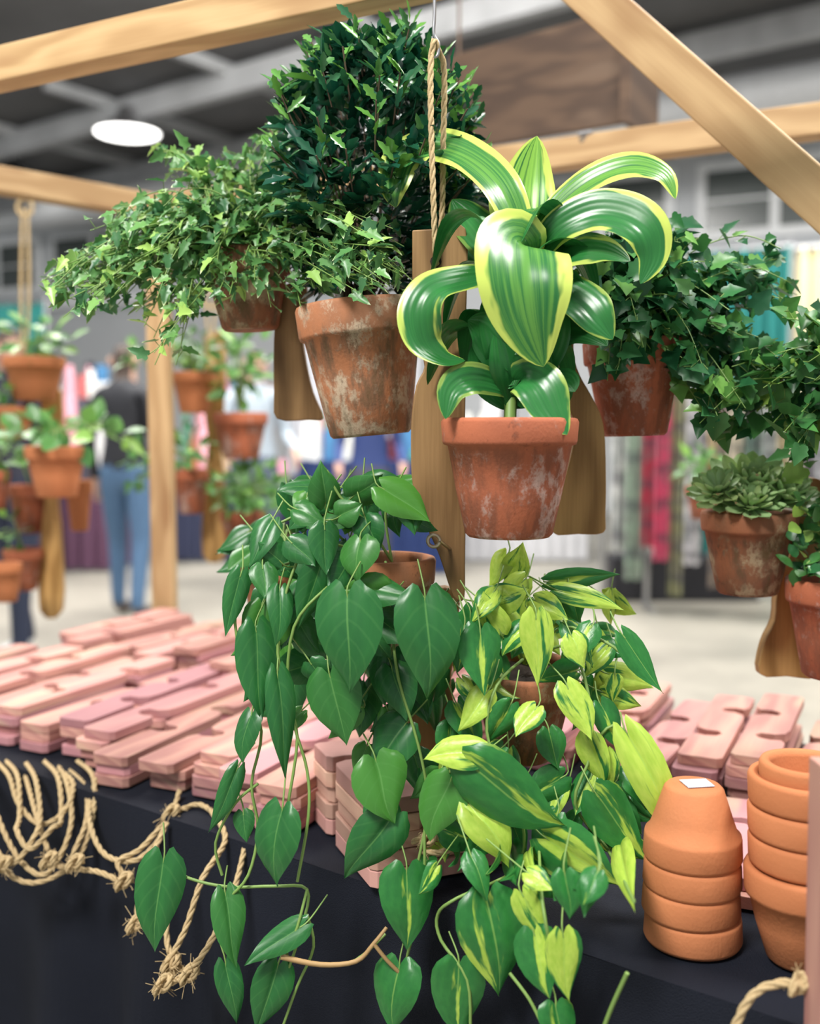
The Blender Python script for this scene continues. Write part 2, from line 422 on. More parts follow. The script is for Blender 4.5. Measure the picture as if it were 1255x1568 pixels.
mb.beam(A,B,.05,.05); mb.beam(A+up,B+up,.05,.05)
for i in range(n):
    p=A.lerp(B,i/n); q=A.lerp(B,(i+1)/n)
    mb.beam(p,p.lerp(q,.5)+up,.03,.03,up=Vector((1,0,0))); mb.beam(p.lerp(q,.5)+up,q,.03,.03,up=Vector((1,0,0)))
mb.build('roof_truss',[plain('truss_steel',(.6,.6,.62),.5)],smooth=False)
lampm=emis('lamp_diffuser',(1,.98,.94),6)
def lamp(p):
    mb=MB(); rows=[];ats=[]
    for r,z in ((.04,.35),(.1,.33),(.14,.2),(.38,.03),(.42,0)):
        rows.append([p+Vector((r*math.cos(q*.2618),r*math.sin(q*.2618),z)) for q in range(24)]); ats.append([(0,0,0)]*24)
    mb.grid(rows,ats,1,True)
    mb.add([p+Vector((.4*math.cos(q*.2618),.4*math.sin(q*.2618),0.01)) for q in range(24)],[(0,0,0)]*24,[list(range(24))[::-1]],0)
    mb.build('high_bay_lamp',[lampm,M['steel']],smooth=False)
lamp(S(195,205,13.5)); lamp(S(1215,312,15.0)+Vector((0,-3,1.0))); lamp(S(20,330,17)+Vector((0,0,.6)))
# ================================================================ drapes, textiles, booths
def drape(mb,a,b,z0,z1,mat=0,amp=.05,k=9,cols=60):
    d=(b-a); n=Vector((d.y,-d.x,0)).normalized(); rows=[];ats=[]; ph=U(0,6)
    for z in (z1,(z0+z1)/2,z0):
        r=[];at=[]
        for i in range(cols+1):
            t=i/cols; o=amp*math.sin(t*k*6.28+ph)+amp*.4*math.sin(t*k*15+ph*2)
            p=a+d*t+n*o*(1 if z<z1 else .7); r.append(Vector((p.x,p.y,z))); at.append((t,z,ph/6))
        rows.append(r);ats.append(at)
    mb.grid(rows,ats,mat)
def booth_curtain(pxa,pxb,da,db,ztop,col,name='booth_curtain'):
    a=S(pxa,658,da); b=S(pxb,658,db); mb=MB(); drape(mb,a,b,.03,ztop)
    for p in (a,b): mb.tube([Vector((p.x,p.y,0)),Vector((p.x,p.y,ztop+.05))],.02,10,1,smooth=False)
    mb.tube([Vector((a.x,a.y,ztop)),Vector((b.x,b.y,ztop))],.02,10,1,smooth=False)
    mb.build(name,[plain(name+'_fabric',col,.8,scale=3),M['steel']])
booth_curtain(1010,1203,7.9,7.5,2.52,(.012,.17,.155))
booth_curtain(1206,1420,7.5,7.1,2.50,(.66,.60,.38))
booth_curtain(-60,75,11.0,10.6,2.5,(.012,.17,.155))
booth_curtain(440,640,11.5,11,2.2,(.45,.46,.5))
tx=empty('textile_rack',S(1050,930,7.0)*1); 
mb=MB(); cols=[(.68,.68,.66),(.28,.36,.28),(.38,.03,.06),(.60,.08,.16),(.22,.22,.12),(.70,.68,.70),(.50,.46,.46),(.25,.20,.16),(.62,.56,.44),(.12,.19,.15),(.58,.60,.58),(.42,.35,.2),(.70,.66,.55),(.12,.10,.12),(.62,.62,.64),(.5,.2,.11)]
mats=[]
def mat_text(i,c):
    t=NT('textile_%d'%i); a=t.attr(); tc=t.n('ShaderNodeTexCoord')
    f=t.noise(tc.outputs['Object'],9,3); w=t.math('SINE',t.math('MULTIPLY',a[1],16+i*4))
    col=t.mix(t.ss(f,.48,.58),c4(*c),c4(min(1,c[0]*.45+.08),c[1]*.5+.06,c[2]*.5+.06))
    col=t.mix(t.math('MULTIPLY',t.ss(w,.6,.85),.55),col,c4(.06,.06,.08))
    return t.pbr(col,.85)
for i,c in enumerate(cols): mats.append(mat_text(i,c))
px=936
for i in range(16):
    w=U(17,26); d=6.85-i*.04+U(-.12,.05)
    a=S(px,658,d); b=S(px+w*1.15,658,d-.05); zb=U(.12,.45) if i%3 else U(.35,.6)
    drape(mb,a,b,zb,1.48+U(-.05,.03),i,.045,2,20); px+=w
ra=S(925,658,6.95); rb=S(1300,658,6.3)
mats.append(M['steel']); mi=len(mats)-1
mb.tube([Vector((ra.x,ra.y,1.5)),Vector((rb.x,rb.y,1.5))],.018,10,mi,smooth=False)
for q in (ra,ra.lerp(rb,.2),rb):
    mb.tube([Vector((q.x,q.y,0)),Vector((q.x,q.y,1.52))],.018,10,mi,smooth=False)
    mb.tube([Vector((q.x,q.y-.2,.02)),Vector((q.x,q.y+.1,.02))],.018,10,mi,smooth=False)
mb.build('hanging_textiles',mats,parent=tx)
mb=MB(); p=S(1040,900,7.2); mb.box((p.x-.5,7.1,0.0),(p.x+.55,7.35,.32)); mb.build('storage_trunk',[plain('dark_case',(.015,.015,.02),.5)],smooth=False,bevel=.02)
def vendor(pxa,pxb,d,cloth,h=.76,n=26,seed=1,tall=.5):
    rnd=random.Random(seed); a=S(pxa,658,d); b=S(pxb,658,d); L=b.x-a.x
    e=empty('vendor_table',Vector(((a.x+b.x)/2,d,0)))
    mb=MB(); mb.box((a.x,d,h-.03),(b.x,d+.75,h)); 
    drape(mb,Vector((a.x,d,0)),Vector((b.x,d,0)),.03,h,0,.02,10,60)
    drape(mb,Vector((b.x,d,0)),Vector((b.x,d+.75,0)),.03,h,0,.02,4,20); drape(mb,Vector((a.x,d+.75,0)),Vector((a.x,d,0)),.03,h,0,.02,4,20)
    mb.build('tablecloth',[plain('vendor_cloth',cloth,.8)],parent=e)
    cs=[(.65,.65,.65),(.5,.10,.10),(.7,.33,.40),(.05,.18,.36),(.6,.47,.24),(.07,.26,.16),(.75,.75,.7),(.35,.13,.05),(.03,.03,.04),(.06,.06,.08)]
    ms=[plain('goods_%d'%i,c,.6) for i,c in enumerate(cs)]; mb=MB()
    for i in range(n):
        x=a.x+.05+rnd.random()*(L-.25); y=d+.05+rnd.random()*.5; w=.06+rnd.random()*.14; hh=.06+rnd.random()*tall; k=rnd.randrange(len(cs))
        if rnd.random()<.5: mb.box((x,y,h),(x+w,y+w*.7,h+hh),mat=k)
        else:
            mb.tube([Vector((x,y,h)),Vector((x,y,h+hh*.6)),Vector((x,y,h+hh*.75)),Vector((x,y,h+hh))],w*.4,12,k,smooth=False,r2=w*.18)
    mb.build('merchandise',ms,parent=e,smooth=False)
vendor(-80,175,8.6,(.10,.04,.08),n=80,seed=3,tall=1.0)
vendor(250,440,9.2,(.02,.025,.06),n=50,seed=5,tall=.95)
vendor(455,700,8.4,(.008,.025,.11),h=.95,n=40,seed=8,tall=.40)
vendor(700,900,9.2,(.5,.5,.52),n=30,seed=9,tall=.7)
# ================================================================ people
def person(loc,h,yaw,shirt,pants,shoe,hair,longhair=False,stride=.0,arm=0.0):
    s=h/1.75; V=[];E=[];Rr=[]
    def j(x,y,z,rx,ry=None,par=None):
        V.append((x*s,y*s,z*s)); Rr.append((rx*s,(ry or rx)*s)); i=len(V)-1
        if par is not None: E.append((par,i))
        return i
    pel=j(0,0,.96,.15,.115); sp=j(0,.0,1.12,.135,.10,pel); ch=j(0,0,1.30,.165,.115,sp); cb=j(0,.01,1.42,.12,.08,ch)
    nk=j(0,0,1.50,.055,.055,cb); hd=j(0,-.015,1.585,.07,.08,nk); ht=j(0,-.01,1.67,.075,.088,hd); j(0,0,1.73,.045,.05,ht)
    for sg in (-1,1):
        sh=j(sg*.17,.01,1.41,.062,.062,cb); el=j(sg*.235,.04-arm*.05,1.13,.045,.045,sh)
        wy=-.05-arm*.2; wz=.89+arm*.22
        wr=j(sg*.245,wy,wz,.028,.03,el); pm=j(sg*.248,wy-.02,wz-.07,.018,.034,wr)
        for q in range(4):
            f1=j(sg*.25,wy-.05+q*.02,wz-.13,.0095,.0095,pm); f2=j(sg*.243,wy-.055+q*.02,wz-.165+abs(q-1.4)*.008,.008,.008,f1)
        th=j(sg*.235,wy-.065,wz-.07,.011,.011,pm); j(sg*.225,wy-.08,wz-.105,.009,.009,th)
        st=stride*sg
        hp=j(sg*.095,0,.88,.098,.105,pel); kn=j(sg*.105,-.02-st*.5,.49,.062,.066,hp); an=j(sg*.11,.02-st,.10,.042,.048,kn)
        he=j(sg*.11,.0-st,.055,.045,.045,an); j(sg*.125,-.16-st,.038,.036,.03,he)
    me=bpy.data.meshes.new('b'); me.from_pydata(V,E,[]); ob=bpy.data.objects.new('b',me); scene.collection.objects.link(ob)
    sk=ob.modifiers.new('s','SKIN'); sk.use_smooth_shade=True
    for i,vv in enumerate(me.skin_vertices[0].data): vv.radius=Rr[i]; vv.use_root=(i==0)
    sub=ob.modifiers.new('u','SUBSURF'); sub.levels=2
    dg=bpy.context.evaluated_depsgraph_get(); m2=bpy.data.meshes.new_from_object(ob.evaluated_get(dg)); bpy.data.objects.remove(ob)
    m2.materials.clear()
    for c,nm in ((shirt,'jacket_cloth'),(pants,'trouser_cloth'),(shoe,'shoe'),((.55,.33,.24),'skin'),(hair,'hair')): m2.materials.append(plain(nm,c,.7,scale=14))
    for p in m2.polygons:
        c=p.center/s; p.use_smooth=True
        if c.z<.085: k=2
        elif c.z<.97 and abs(c.x)<.205: k=1
        elif c.z>1.50:
            k=4 if (c.z>1.66 or c.y>.02) else 3
        elif abs(c.x)>.2 and c.z<.885+arm*.22: k=3
        else: k=0
        p.material_index=k
    e=empty('person',loc)
    b=bpy.data.objects.new('body',m2); scene.collection.objects.link(b); b.parent=e
    mb=MB()
    for sg in (-1,1):
        c=Vector((sg*.03,-.085,1.635))*s; mb.tube([c,c+Vector((0,-.012,0))],.010*s,8,0,smooth=False)
        c=Vector((sg*.082,.0,1.62))*s; mb.tube([c+Vector((0,0,-.028)),c+Vector((sg*.012,.01,0)),c+Vector((0,0,.028))],.012*s,8,1)
    mb.tube([Vector((0,-.085,1.64))*s,Vector((0,-.112,1.60))*s,Vector((0,-.09,1.592))*s],.011*s,8,1)
    mb.tube([Vector((-.025,-.088,1.56))*s,Vector((0,-.098,1.558))*s,Vector((.025,-.088,1.56))*s],.006*s,6,2)
    mb.build('face_features',[plain('eye',(.02,.02,.02),.2),m2.materials[3],plain('lip',(.5,.2,.18),.5)],parent=None).parent=e
    if longhair:
        mb=MB(); mb.tube([Vector((0,.03,1.74))*s,Vector((0,.09,1.62))*s,Vector((0,.10,1.45))*s,Vector((0,.11,1.32))*s],.085*s,14,0,r2=.05*s)
        mb.build('long_hair',[m2.materials[4]]).parent=e
    e.rotation_euler=(0,0,yaw)
person(Vector((-1.80,6.5,0)),1.76,2.9,(.012,.013,.018),(.07,.14,.25),(.1,.08,.07),(.06,.04,.03),stride=.08)
person(Vector((-2.02,5.25,0)),1.74,-.5,(.03,.03,.05),(.015,.022,.05),(.6,.6,.6),(.05,.03,.02),stride=.12)
person(Vector((-1.15,7.6,0)),1.8,.4,(.36,.42,.48),(.08,.1,.16),(.1,.1,.1),(.2,.12,.06),arm=.7)
person(Vector((-2.95,8.1,0)),1.68,.2,(.3,.06,.08),(.02,.025,.06),(.05,.05,.05),(.1,.06,.04),longhair=True,arm=.5)
person(Vector((-.30,7.6,0)),1.66,.1,(.02,.04,.15),(.05,.05,.08),(.1,.1,.1),(.3,.2,.1),longhair=True,arm=.6)
# ================================================================ TABLE
ZT=.75
s0,s1,n0,n1=-1.75,.55,.775,1.50
mb=MB(); rows=[];ats=[]; ns=70; nn=24
for i in range(ns+1):
    r=[];a=[]
    for k in range(nn+1):
        s=s0+(s1-s0)*i/ns; n=n0+(n1-n0)*k/nn
        p=TP(s,n,ZT+.0012*noise.noise(Vector((s*9,n*9,0)))); r.append(p);a.append((s,n,0))
    rows.append(r);ats.append(a)
mb.grid(rows,ats)
per=[]
def edge(a,b,k):
    for i in range(k): per.append((a[0]+(b[0]-a[0])*i/k,a[1]+(b[1]-a[1])*i/k))
edge((s0,n0),(s1,n0),190); edge((s1,n0),(s1,n1),50); edge((s1,n1),(s0,n1),100); edge((s0,n1),(s0,n0),50)
cx,cy=(s0+s1)/2,(n0+n1)/2; rows=[];ats=[]
for k in range(14):
    t=k/13; z=ZT-.73*t; r=[];a=[]
    for i,(s,n) in enumerate(per):
        ex=0 if abs(s-s0)>1e-4 and abs(s-s1)>1e-4 else (-1 if abs(s-s0)<1e-4 else 1)
        ey=0 if abs(n-n0)>1e-4 and abs(n-n1)>1e-4 else (-1 if abs(n-n0)<1e-4 else 1)
        f=.004+.008*min(1,t*8)+ (t**.6)*(.030*math.sin(s*30+n*30+math.sin(s*7)*1.5)+.028)*min(1,t*4)
        if k==0: f=0
        r.append(TP(s+ex*f,n+ey*f,z)); a.append((s,n,0))
    rows.append(r);ats.append(a)
mb.grid(rows,ats,0,True)
tbl=empty('table',TP(cx,cy,0))
mb.build('tablecloth',[M['cloth']],parent=tbl)
mb=MB()
for s in (s0+.1,s1-.1):
    for n in (n0+.08,n1-.08):
        mb.tube([TP(s,n,0),TP(s,n,ZT-.02)],.015,10,0,smooth=False)
mb.build('legs',[M['steel']],parent=tbl)
# ---- cedar hanger boards
def board_outline(w,L,q,c0=.34,c1=.68):
    pts=[(0,.006),(.006,0),(w-.006,0),(w,.006),(w,(c0-.07)*L),(.90*w,(c0-.035)*L),(.66*w,(c0-.045)*L),(.42*w,(c0-.035)*L),(.30*w,(c0)*L),(.40*w,(c0+.035)*L),(.70*w,(c0+.035)*L),(.92*w,(c0+.06)*L),(w,(c0+.12)*L),(w,L*.98),(w-.006,L),(.006,L),(0,L*.98),
         (0,(c1+.07)*L),(.10*w,(c1+.035)*L),(.35*w,(c1+.045)*L),(.55*w,(c1+.03)*L),(.64*w,c1*L),(.55*w,(c1-.03)*L),(.28*w,(c1-.03)*L),(.06*w,(c1-.06)*L),(0,(c1-.11)*L)]
    if q: pts=[(w-a,b) for a,b in pts][::-1]
    return pts
mb=MB(); TH=.0125
def lay(s,n,z,ang,L=.32,w=.052,q=0,tilt=0,c0=.34,c1=.68,r=None):
    B=Vector((math.cos(ang),math.sin(ang),tilt)).normalized(); A=Vector((B.y,-B.x,0)).normalized()
    mb.prism(board_outline(w,L,q,c0,c1),TP(s,n,z),A,B,A.cross(B),TH,R_() if r is None else r)
def pile(sa,sb,n,L,ang,layers,gap):
    s=sa
    while s<sb:
        nn_=n+U(-.018,.04); a0=math.radians(ang)+U(-.05,.05); q=random.choice((0,0,1)); c0=U(.28,.40); c1=U(.62,.74)
        k=layers-random.choice((0,0,0,1,1,2))
        for l in range(k):
            lay(s+U(-.002,.002),nn_+U(-.010,.010),ZT+.003+l*(TH+.0006),a0+U(-.010,.010),L=L,q=q,c0=c0,c1=c1,w=.054)
        s+=gap
pile(-1.68,-.74,.802,.355,65,4,.0675)
pile(-1.72,-.10,1.172,.315,62,5,.0665)
for s,n,l in ((-.30,.93,0),(-.24,.95,0),(-.36,.92,0),(-.27,.94,1),(-.19,.97,0),(-.33,.93,1)):
    lay(s,n,ZT+.003+l*(TH+.0008),math.radians(70)+U(-.06,.06),L=.22,q=l)
mb.build('cedar_hanger_boards',[M['w_pink']],smooth=False,bevel=.0008)
mb=MB()
base=S(588,1372,.97); base.z=ZT+.003; ang=math.radians(112)
B=Vector((math.cos(ang),math.sin(ang),0)); A=Vector((B.y,-B.x,0))
for layer in range(5):
    for k in range(3):
        if layer>=3 and k==2: continue
        mb.prism(board_outline(.056,.20,k%2),base+A*(k*.0585-.012+U(-.003,.003))+B*U(-.008,.008)+Vector((0,0,layer*.0178)),A,B,Vector((0,0,1)),.017,R_())
mb.build('stacked_cedar_boards',[M['w_end']],smooth=False,bevel=.001)
# ---- terracotta stacks
c=Vector((.2485,.872,ZT+.002)); e=empty('upturned_pot_stack',c)
for k in range(4):
    pot('pot_%d'%(k+1),c+Vector((U(-.0015,.0015),0,k*.0245)),.0425,.066,M['t_new'],parent=e,soil=False,band=.36,rb=.60)
for o in e.children:
    o.rotation_euler=(math.pi,0,U(0,6)); 
mb=MB(); q=c.copy(); q.z=c.z+3*.0245+.0668
mb.prism([(-.011,-.009),(.013,-.011),(.015,.008),(-.009,.011)],q,Vector((1,.25,0)).normalized(),Vector((-.25,1,0)).normalized(),Vector((0,0,1)),.0006,.5)
def mat_label():
    t=NT('price_label'); tc=t.n('ShaderNodeTexCoord'); w=t.n('ShaderNodeTexWave'); w.inputs['Scale'].default_value=200; t.l(tc.outputs['Object'],w.inputs[0])
    return t.pbr(t.mix(t.ss(w.outputs['Fac'],.8,.9),c4(.62,.65,.72),c4(.35,.4,.5)),.5)
mb.build('price_label',[mat_label()],parent=e,smooth=False)
c=Vector((.333,.838,ZT+.002)); e=empty('nested_pot_stack',c)
zs=[.082,.108,.134,.160,.172]
for k,z in enumerate(zs):
    pot('pot_%d'%(k+1),c+Vector((U(-.002,.002),U(-.002,.002),z)),.048 if k<4 else .038,.082 if k<4 else .066,M['t_new'],parent=e,soil=False,band=.30,rb=.58)
# ---- wooden post at the right front
mb=MB(); a=S(1262,1300,.69); mb.beam(Vector((a.x+.019,.69,0)),Vector((a.x+.012,.70,.968)),.030,.03,.3,up=Vector((0,1,0)))
mb.build('cedar_post',[M['w_pink']],smooth=False,bevel=.001)
# ================================================================ stall frame
mb=MB()
def at_z(px,py,z):
    lo,hi=.3,30
    for _ in range(50):
        m=(lo+hi)/2; q=S(px,py,m)
        if q.z<z: lo=m
        else: hi=m
    return S(px,py,lo)
C=S(240,318,2.30); Zb=C.z
foot=S(254,965,2.30); foot.z=0
mb.beam(Vector((foot.x,foot.y,0)),Vector((C.x,C.y,Zb+.02)),.048,.048,.2,up=Vector((0,1,0)))
Bm=at_z(0,277,Zb); d=(Bm-C).normalized(); mb.beam(C+d*-.03,C+d*1.6,.045,.05,.7)
Dm=at_z(1255,186,Zb); mb.beam(C+(C-Dm).normalized()*.05,Dm+(Dm-C)*.4,.045,.05,.9)
A1=at_z(0,107,Zb); A2=at_z(500,-6,Zb); d=(A2-A1); mb.beam(A1-d*.6,A2+d*1.5,.040,.046,.4)
E1=S(868,-40,1.36); E2=S(1300,345,1.14)
mb.beam(E1,E2,.02,.052,.33,up=Vector((0,0,1)))
fr=mb.build('stall_frame',[M['w_pine']],smooth=False,bevel=.002)
mb=MB()
p=S(890,214,1.78); mb.tube([p,p+Vector((0,-.03,0))],.005,8,smooth=False); mb.tube([p+Vector((-.012,-.032,0)),p+Vector((.012,-.032,.004))],.004,8,smooth=False)
mb.build('wing_nut',[M['steel']])
mb=MB()
a=S(688,150,2.75); b=S(950,120,2.5)
zt0=S(688,85,2.75).z; zb0=S(688,232,2.75).z
dd=(b-a); dd.z=0; nn_=Vector((-dd.y,dd.x,0)).normalized(); L=dd.length; dd.normalize()
HZ=zt0-zb0
mb.prism([(0,0),(HZ,0),(HZ+.02,L),(0,L)],Vector((a.x,a.y,zb0)),Vector((0,0,1)),dd,nn_,.02,.3)
mb.prism([(0,L+.002),(HZ+.02,L+.002),(HZ-.01,L+.03),(-.01,L+.03)],Vector((a.x,a.y,zb0))-nn_*.012,Vector((0,0,1)),dd,nn_,.2,.6)
for t in (.06,.94):
    p=Vector((a.x,a.y,zt0-.01))+dd*L*t; mb.tube([p,p+Vector((0,0,2.5))],.004,6,smooth=False)
mb.build('hanging_wooden_sign',[M['w_sign']],smooth=False,bevel=.002)
# ================================================================ MAIN HANGING RACK
hanger([(631,352),(672,350),(713,350),(714,470),(714,560),(712,640),(713,760),(712,860),(711,915),(700,919),(690,905),(672,850),(650,800),(632,745),(629,690),(630,640),(637,590),(650,560),(640,520),(632,450)],1.0,.018,M['w_brown'],rnd=.32)
hanger([(640,905),(700,905),(698,980),(690,1050),(700,1100),(690,1148),(628,1146),(628,1060),(640,1000)],1.06,.018,M['w_brown'],rnd=.5)
hanger([(425,440),(468,432),(462,500),(466,545),(478,600),(494,640),(470,643),(423,641),(419,600),(419,520)],1.16,.018,M['w_brown'],rnd=.34)
hanger([(846,478),(868,470),(880,490),(878,540),(888,575),(905,605),(924,650),(928,730),(927,790),(924,816),(885,818),(844,814),(860,750),(876,690),(880,650),(866,620),(845,590),(842,530)],1.08,.018,M['w_gold'],rnd=.31)
hanger([(1212,737),(1262,736),(1262,800),(1260,900),(1256,980),(1252,1036),(1205,1036),(1164,1033),(1170,985),(1186,950),(1190,905),(1206,860),(1222,800)],1.16,.018,M['w_gold'],rnd=.45)
mb=MB()
top=S(665,76,1.0)
h=S(667,400,.998)
mb.rope([top+Vector((-.003,-.002,-.004)),S(659,130,.994),S(661,230,.99),S(664,330,.990),h+Vector((0,-.002,0)),h+Vector((.001,.012,.0))],.0030)
mb.rope([top+Vector((.004,.004,.0)),S(680,110,1.012),S(678,230,1.022),S(676,340,1.028),h+Vector((.002,.028,0))],.0030)
mb.rope([top+Vector((-.003,-.002,-.006)),top+Vector((0,-.003,.008)),top+Vector((.005,.004,-.004))],.003)
mb.build('jute_hanging_rope',[M['rope']])
mb=MB(); mb.add([h+Vector((.0055*math.cos(a*.5236),.0012,.0055*math.sin(a*.5236))) for a in range(12)],[(0,0,0)]*12,[list(range(12))[::-1]])
mb.build('rope_hole',[plain('drilled_hole',(.02,.012,.008),.9)])
mb=MB(); mb.tube([S(665,-60,1.0),S(665,20,1.0),S(664,52,1.0),S(671,66,1.0),S(670,84,1.0),S(662,88,1.0),S(659,78,1.0)],.0016,8)
mb.build('metal_hook',[M['steel']])
mb=MB(); pc=S(664,828,.975)
mb.tube([pc+Vector((.0058*math.cos(a),0,.0058*math.sin(a))) for a in [i*.5 for i in range(13)]],.0018,8)
mb.tube([pc+Vector((.0055,0,0)),S(688,840,1.0)],.0018,8,smooth=False)
mb.build('screw_eye',[plain('brass',(.5,.42,.3),.3,metal=.8)])
# ---- ficus
e,c=planter('potted_ficus',549,465,1.06,.0655,.135,M['t_old'],band=.25,tilt=(0,-.09))
mb=MB(); cen=S(570,470,1.12)
prof=[(0,.02),(.06,.045),(.13,.066),(.25,.082),(.42,.092),(.6,.094),(.75,.086),(.88,.064),(.96,.042),(1,.025)]
def rad(t):
    for (a,ra_),(b,rb_) in zip(prof,prof[1:]):
        if t<=b: return ra_+(rb_-ra_)*(t-a)/(b-a)
    return .01
Ht=S(570,84,1.12).z-cen.z
for i in range(26):
    a=U(0,6.28); t=U(.3,.98); r=rad(t)*U(.4,.95)
    mb.tube([c+Vector((U(-.02,.02),U(-.02,.02),-.012)),cen+Vector((math.cos(a)*r*.5,math.sin(a)*r*.5,Ht*t*.5)),cen+Vector((math.cos(a)*r,math.sin(a)*r,Ht*t))],.0018,5,1,r2=.0007)
for i in range(1500):
    t=U(.05,1)**.9; a=U(0,6.28); r=rad(t)*(U(.3,1)**.5)*(1+.50*noise.noise(Vector((math.cos(a)*1.9,math.sin(a)*1.9,t*6)))+.06*U(-1,1))
    p=cen+Vector((math.cos(a)*r,math.sin(a)*r,Ht*t))
    out=Vector((math.cos(a),math.sin(a),.2+ (t-.4)*.9)).normalized()
    ax=(out*.8+Vector((0,0,.25))+rv()*.7).normalized(); n=(out*.6+Vector((0,0,1.))+rv()*.6)
    L=U(.024,.041); fan(mb,FIC,p,ax,n,L,L*.60,min(1,R_()*(.78+.35*max(0,t-.55)) if R_()<.97 else .95),0,.24)
for i in range(110):
    a=U(0,6.28); t=U(.35,1); r=rad(t)*U(.98,1.12)
    p=cen+Vector((math.cos(a)*r,math.sin(a)*r,Ht*t)); q=p+Vector((math.cos(a)*.030*(1.2-t),math.sin(a)*.030*(1.2-t),U(.014,.036)))
    mb.tube([p-Vector((math.cos(a)*.01,math.sin(a)*.01,.012)),q],.0009,5,1,smooth=False)
    for k in range(6):
        fan(mb,FIC,p.lerp(q,k/5),(Vector((math.cos(a+k*2.3),math.sin(a+k*2.3),.9))),rv()+Vector((0,-1,1)),U(.018,.028),.012,U(.74,1),0,.15)
mb.build('foliage',[M['ficus'],M['bark']],parent=e)
# ---- dracaena
e,c=planter('potted_dracaena',780,640,.935,.0625,.108,M['t_red'],band=.22)
mb=MB()
def D(pts,w,n,rnd,fold=.22,wave=.05,off=-.035,taper=2.2):
    strip(mb,[S(x,y,d+off) for x,y,d in pts],w*1.12/1568,n,rnd,0,fold=fold,wave=wave,taper=taper)
up_=Vector((0,-.75,.65)); fr_=Vector((0,-1,.35))
stem=[c+Vector((0,0,-.015)),S(784,560,.955),S(792,470,.96),S(803,380,.965)]
mb.tube(stem,.006,8,1,r2=.004)
D([(803,400,1.0),(790,340,1.0),(762,280,1.01),(716,240,1.045),(665,226,1.06),(618,246,1.06),(603,290,1.05),(606,318,1.05)],72,up_,.70)
D([(806,395,1.01),(804,340,1.02),(808,280,1.03),(822,208,1.03)],76,Vector((0,-1,.2)),.98)
D([(812,400,1.0),(845,330,1.0),(900,280,.99),(965,256,.98),(1015,268,.97),(1034,305,.965)],50,up_,.75)
D([(812,405,1.0),(850,352,.98),(905,325,.97),(955,330,.96),(990,355,.95),(998,395,.95),(980,435,.95)],64,fr_,.5)
D([(803,405,.99),(800,378,.968),(798,378,.948),(802,430,.930),(812,495,.928),(832,562,.935)],118,Vector((0,-1,.25)),.70,fold=.14,wave=.06,taper=2.4)
D([(795,440,.99),(750,425,.97),(700,432,.955),(660,446,.945),(642,480,.94),(650,525,.94),(680,550,.94),(712,552,.945)],56,up_,.42,fold=.3)
D([(797,430,1.0),(762,390,1.02),(725,345,1.05),(692,305,1.07)],70,Vector((.1,-1,.4)),.3)
D([(797,440,1.01),(765,410,1.05),(730,385,1.08),(700,360,1.1)],66,Vector((.1,-1,.4)),.2)
D([(800,440,1.0),(850,440,.98),(890,462,.96),(915,490,.95),(938,520,.95)],60,fr_,.36)
D([(790,600,.985),(800,578,.96),(825,592,.94),(845,630,.93),(868,666,.925)],62,fr_,.36)
D([(780,600,.985),(750,585,.96),(715,582,.94),(690,600,.93),(682,642,.925)],46,fr_,.33)
D([(790,590,.99),(768,545,.97),(742,505,.965),(716,490,.965)],58,fr_,.15)
D([(800,560,1.0),(850,520,1.0),(890,510,.99),(930,530,.97)],56,up_,.2)
D([(800,480,1.0),(840,420,1.0),(880,390,.98),(925,385,.97),(965,400,.96)],60,up_,.42)
D([(792,560,1.0),(800,500,.98),(822,455,.975),(852,440,.975),(870,475,.965)],58,up_,.18)
D([(785,600,.99),(778,550,.975),(765,500,.97),(745,450,.975)],66,Vector((.2,-1,.2)),.1)
D([(795,600,.99),(820,550,.98),(838,500,.975),(842,440,.985)],66,Vector((-.2,-1,.2)),.05)
D([(788,620,.98),(785,575,.97),(778,535,.968),(762,500,.968)],64,Vector((.2,-1,.2)),.12)
D([(790,620,.98),(806,585,.97),(820,560,.968),(836,535,.97)],56,Vector((-.2,-1,.2)),.16)
D([(778,620,.985),(755,590,.975),(740,560,.97),(722,530,.97)],54,Vector((.2,-1,.3)),.2)
D([(790,620,.99),(830,600,.98),(862,585,.97),(880,600,.96)],48,up_,.2)
D([(812,420,1.02),(845,360,1.03),(880,310,1.05),(895,296,1.06)],54,up_,.85)
D([(800,410,1.0),(785,350,1.02),(776,300,1.05),(772,262,1.07)],54,Vector((0,-1,.2)),.7)
for i in range(16):
    a=U(.15,2.99); z0=U(.02,.15); l=U(.04,.07); b0=c+Vector((0,0,z0)); o=Vector((math.cos(a),math.sin(a),0))
    strip(mb,[b0,b0+o*l*.5+Vector((0,0,.04)),b0+o*l+Vector((0,0,.035)),b0+o*l*1.35+Vector((0,0,-.01))],.04,Vector((0,0,1))+o*.3,U(0,.3),0)
mb.build('leaves',[M['drac'],M['stem']],parent=e)
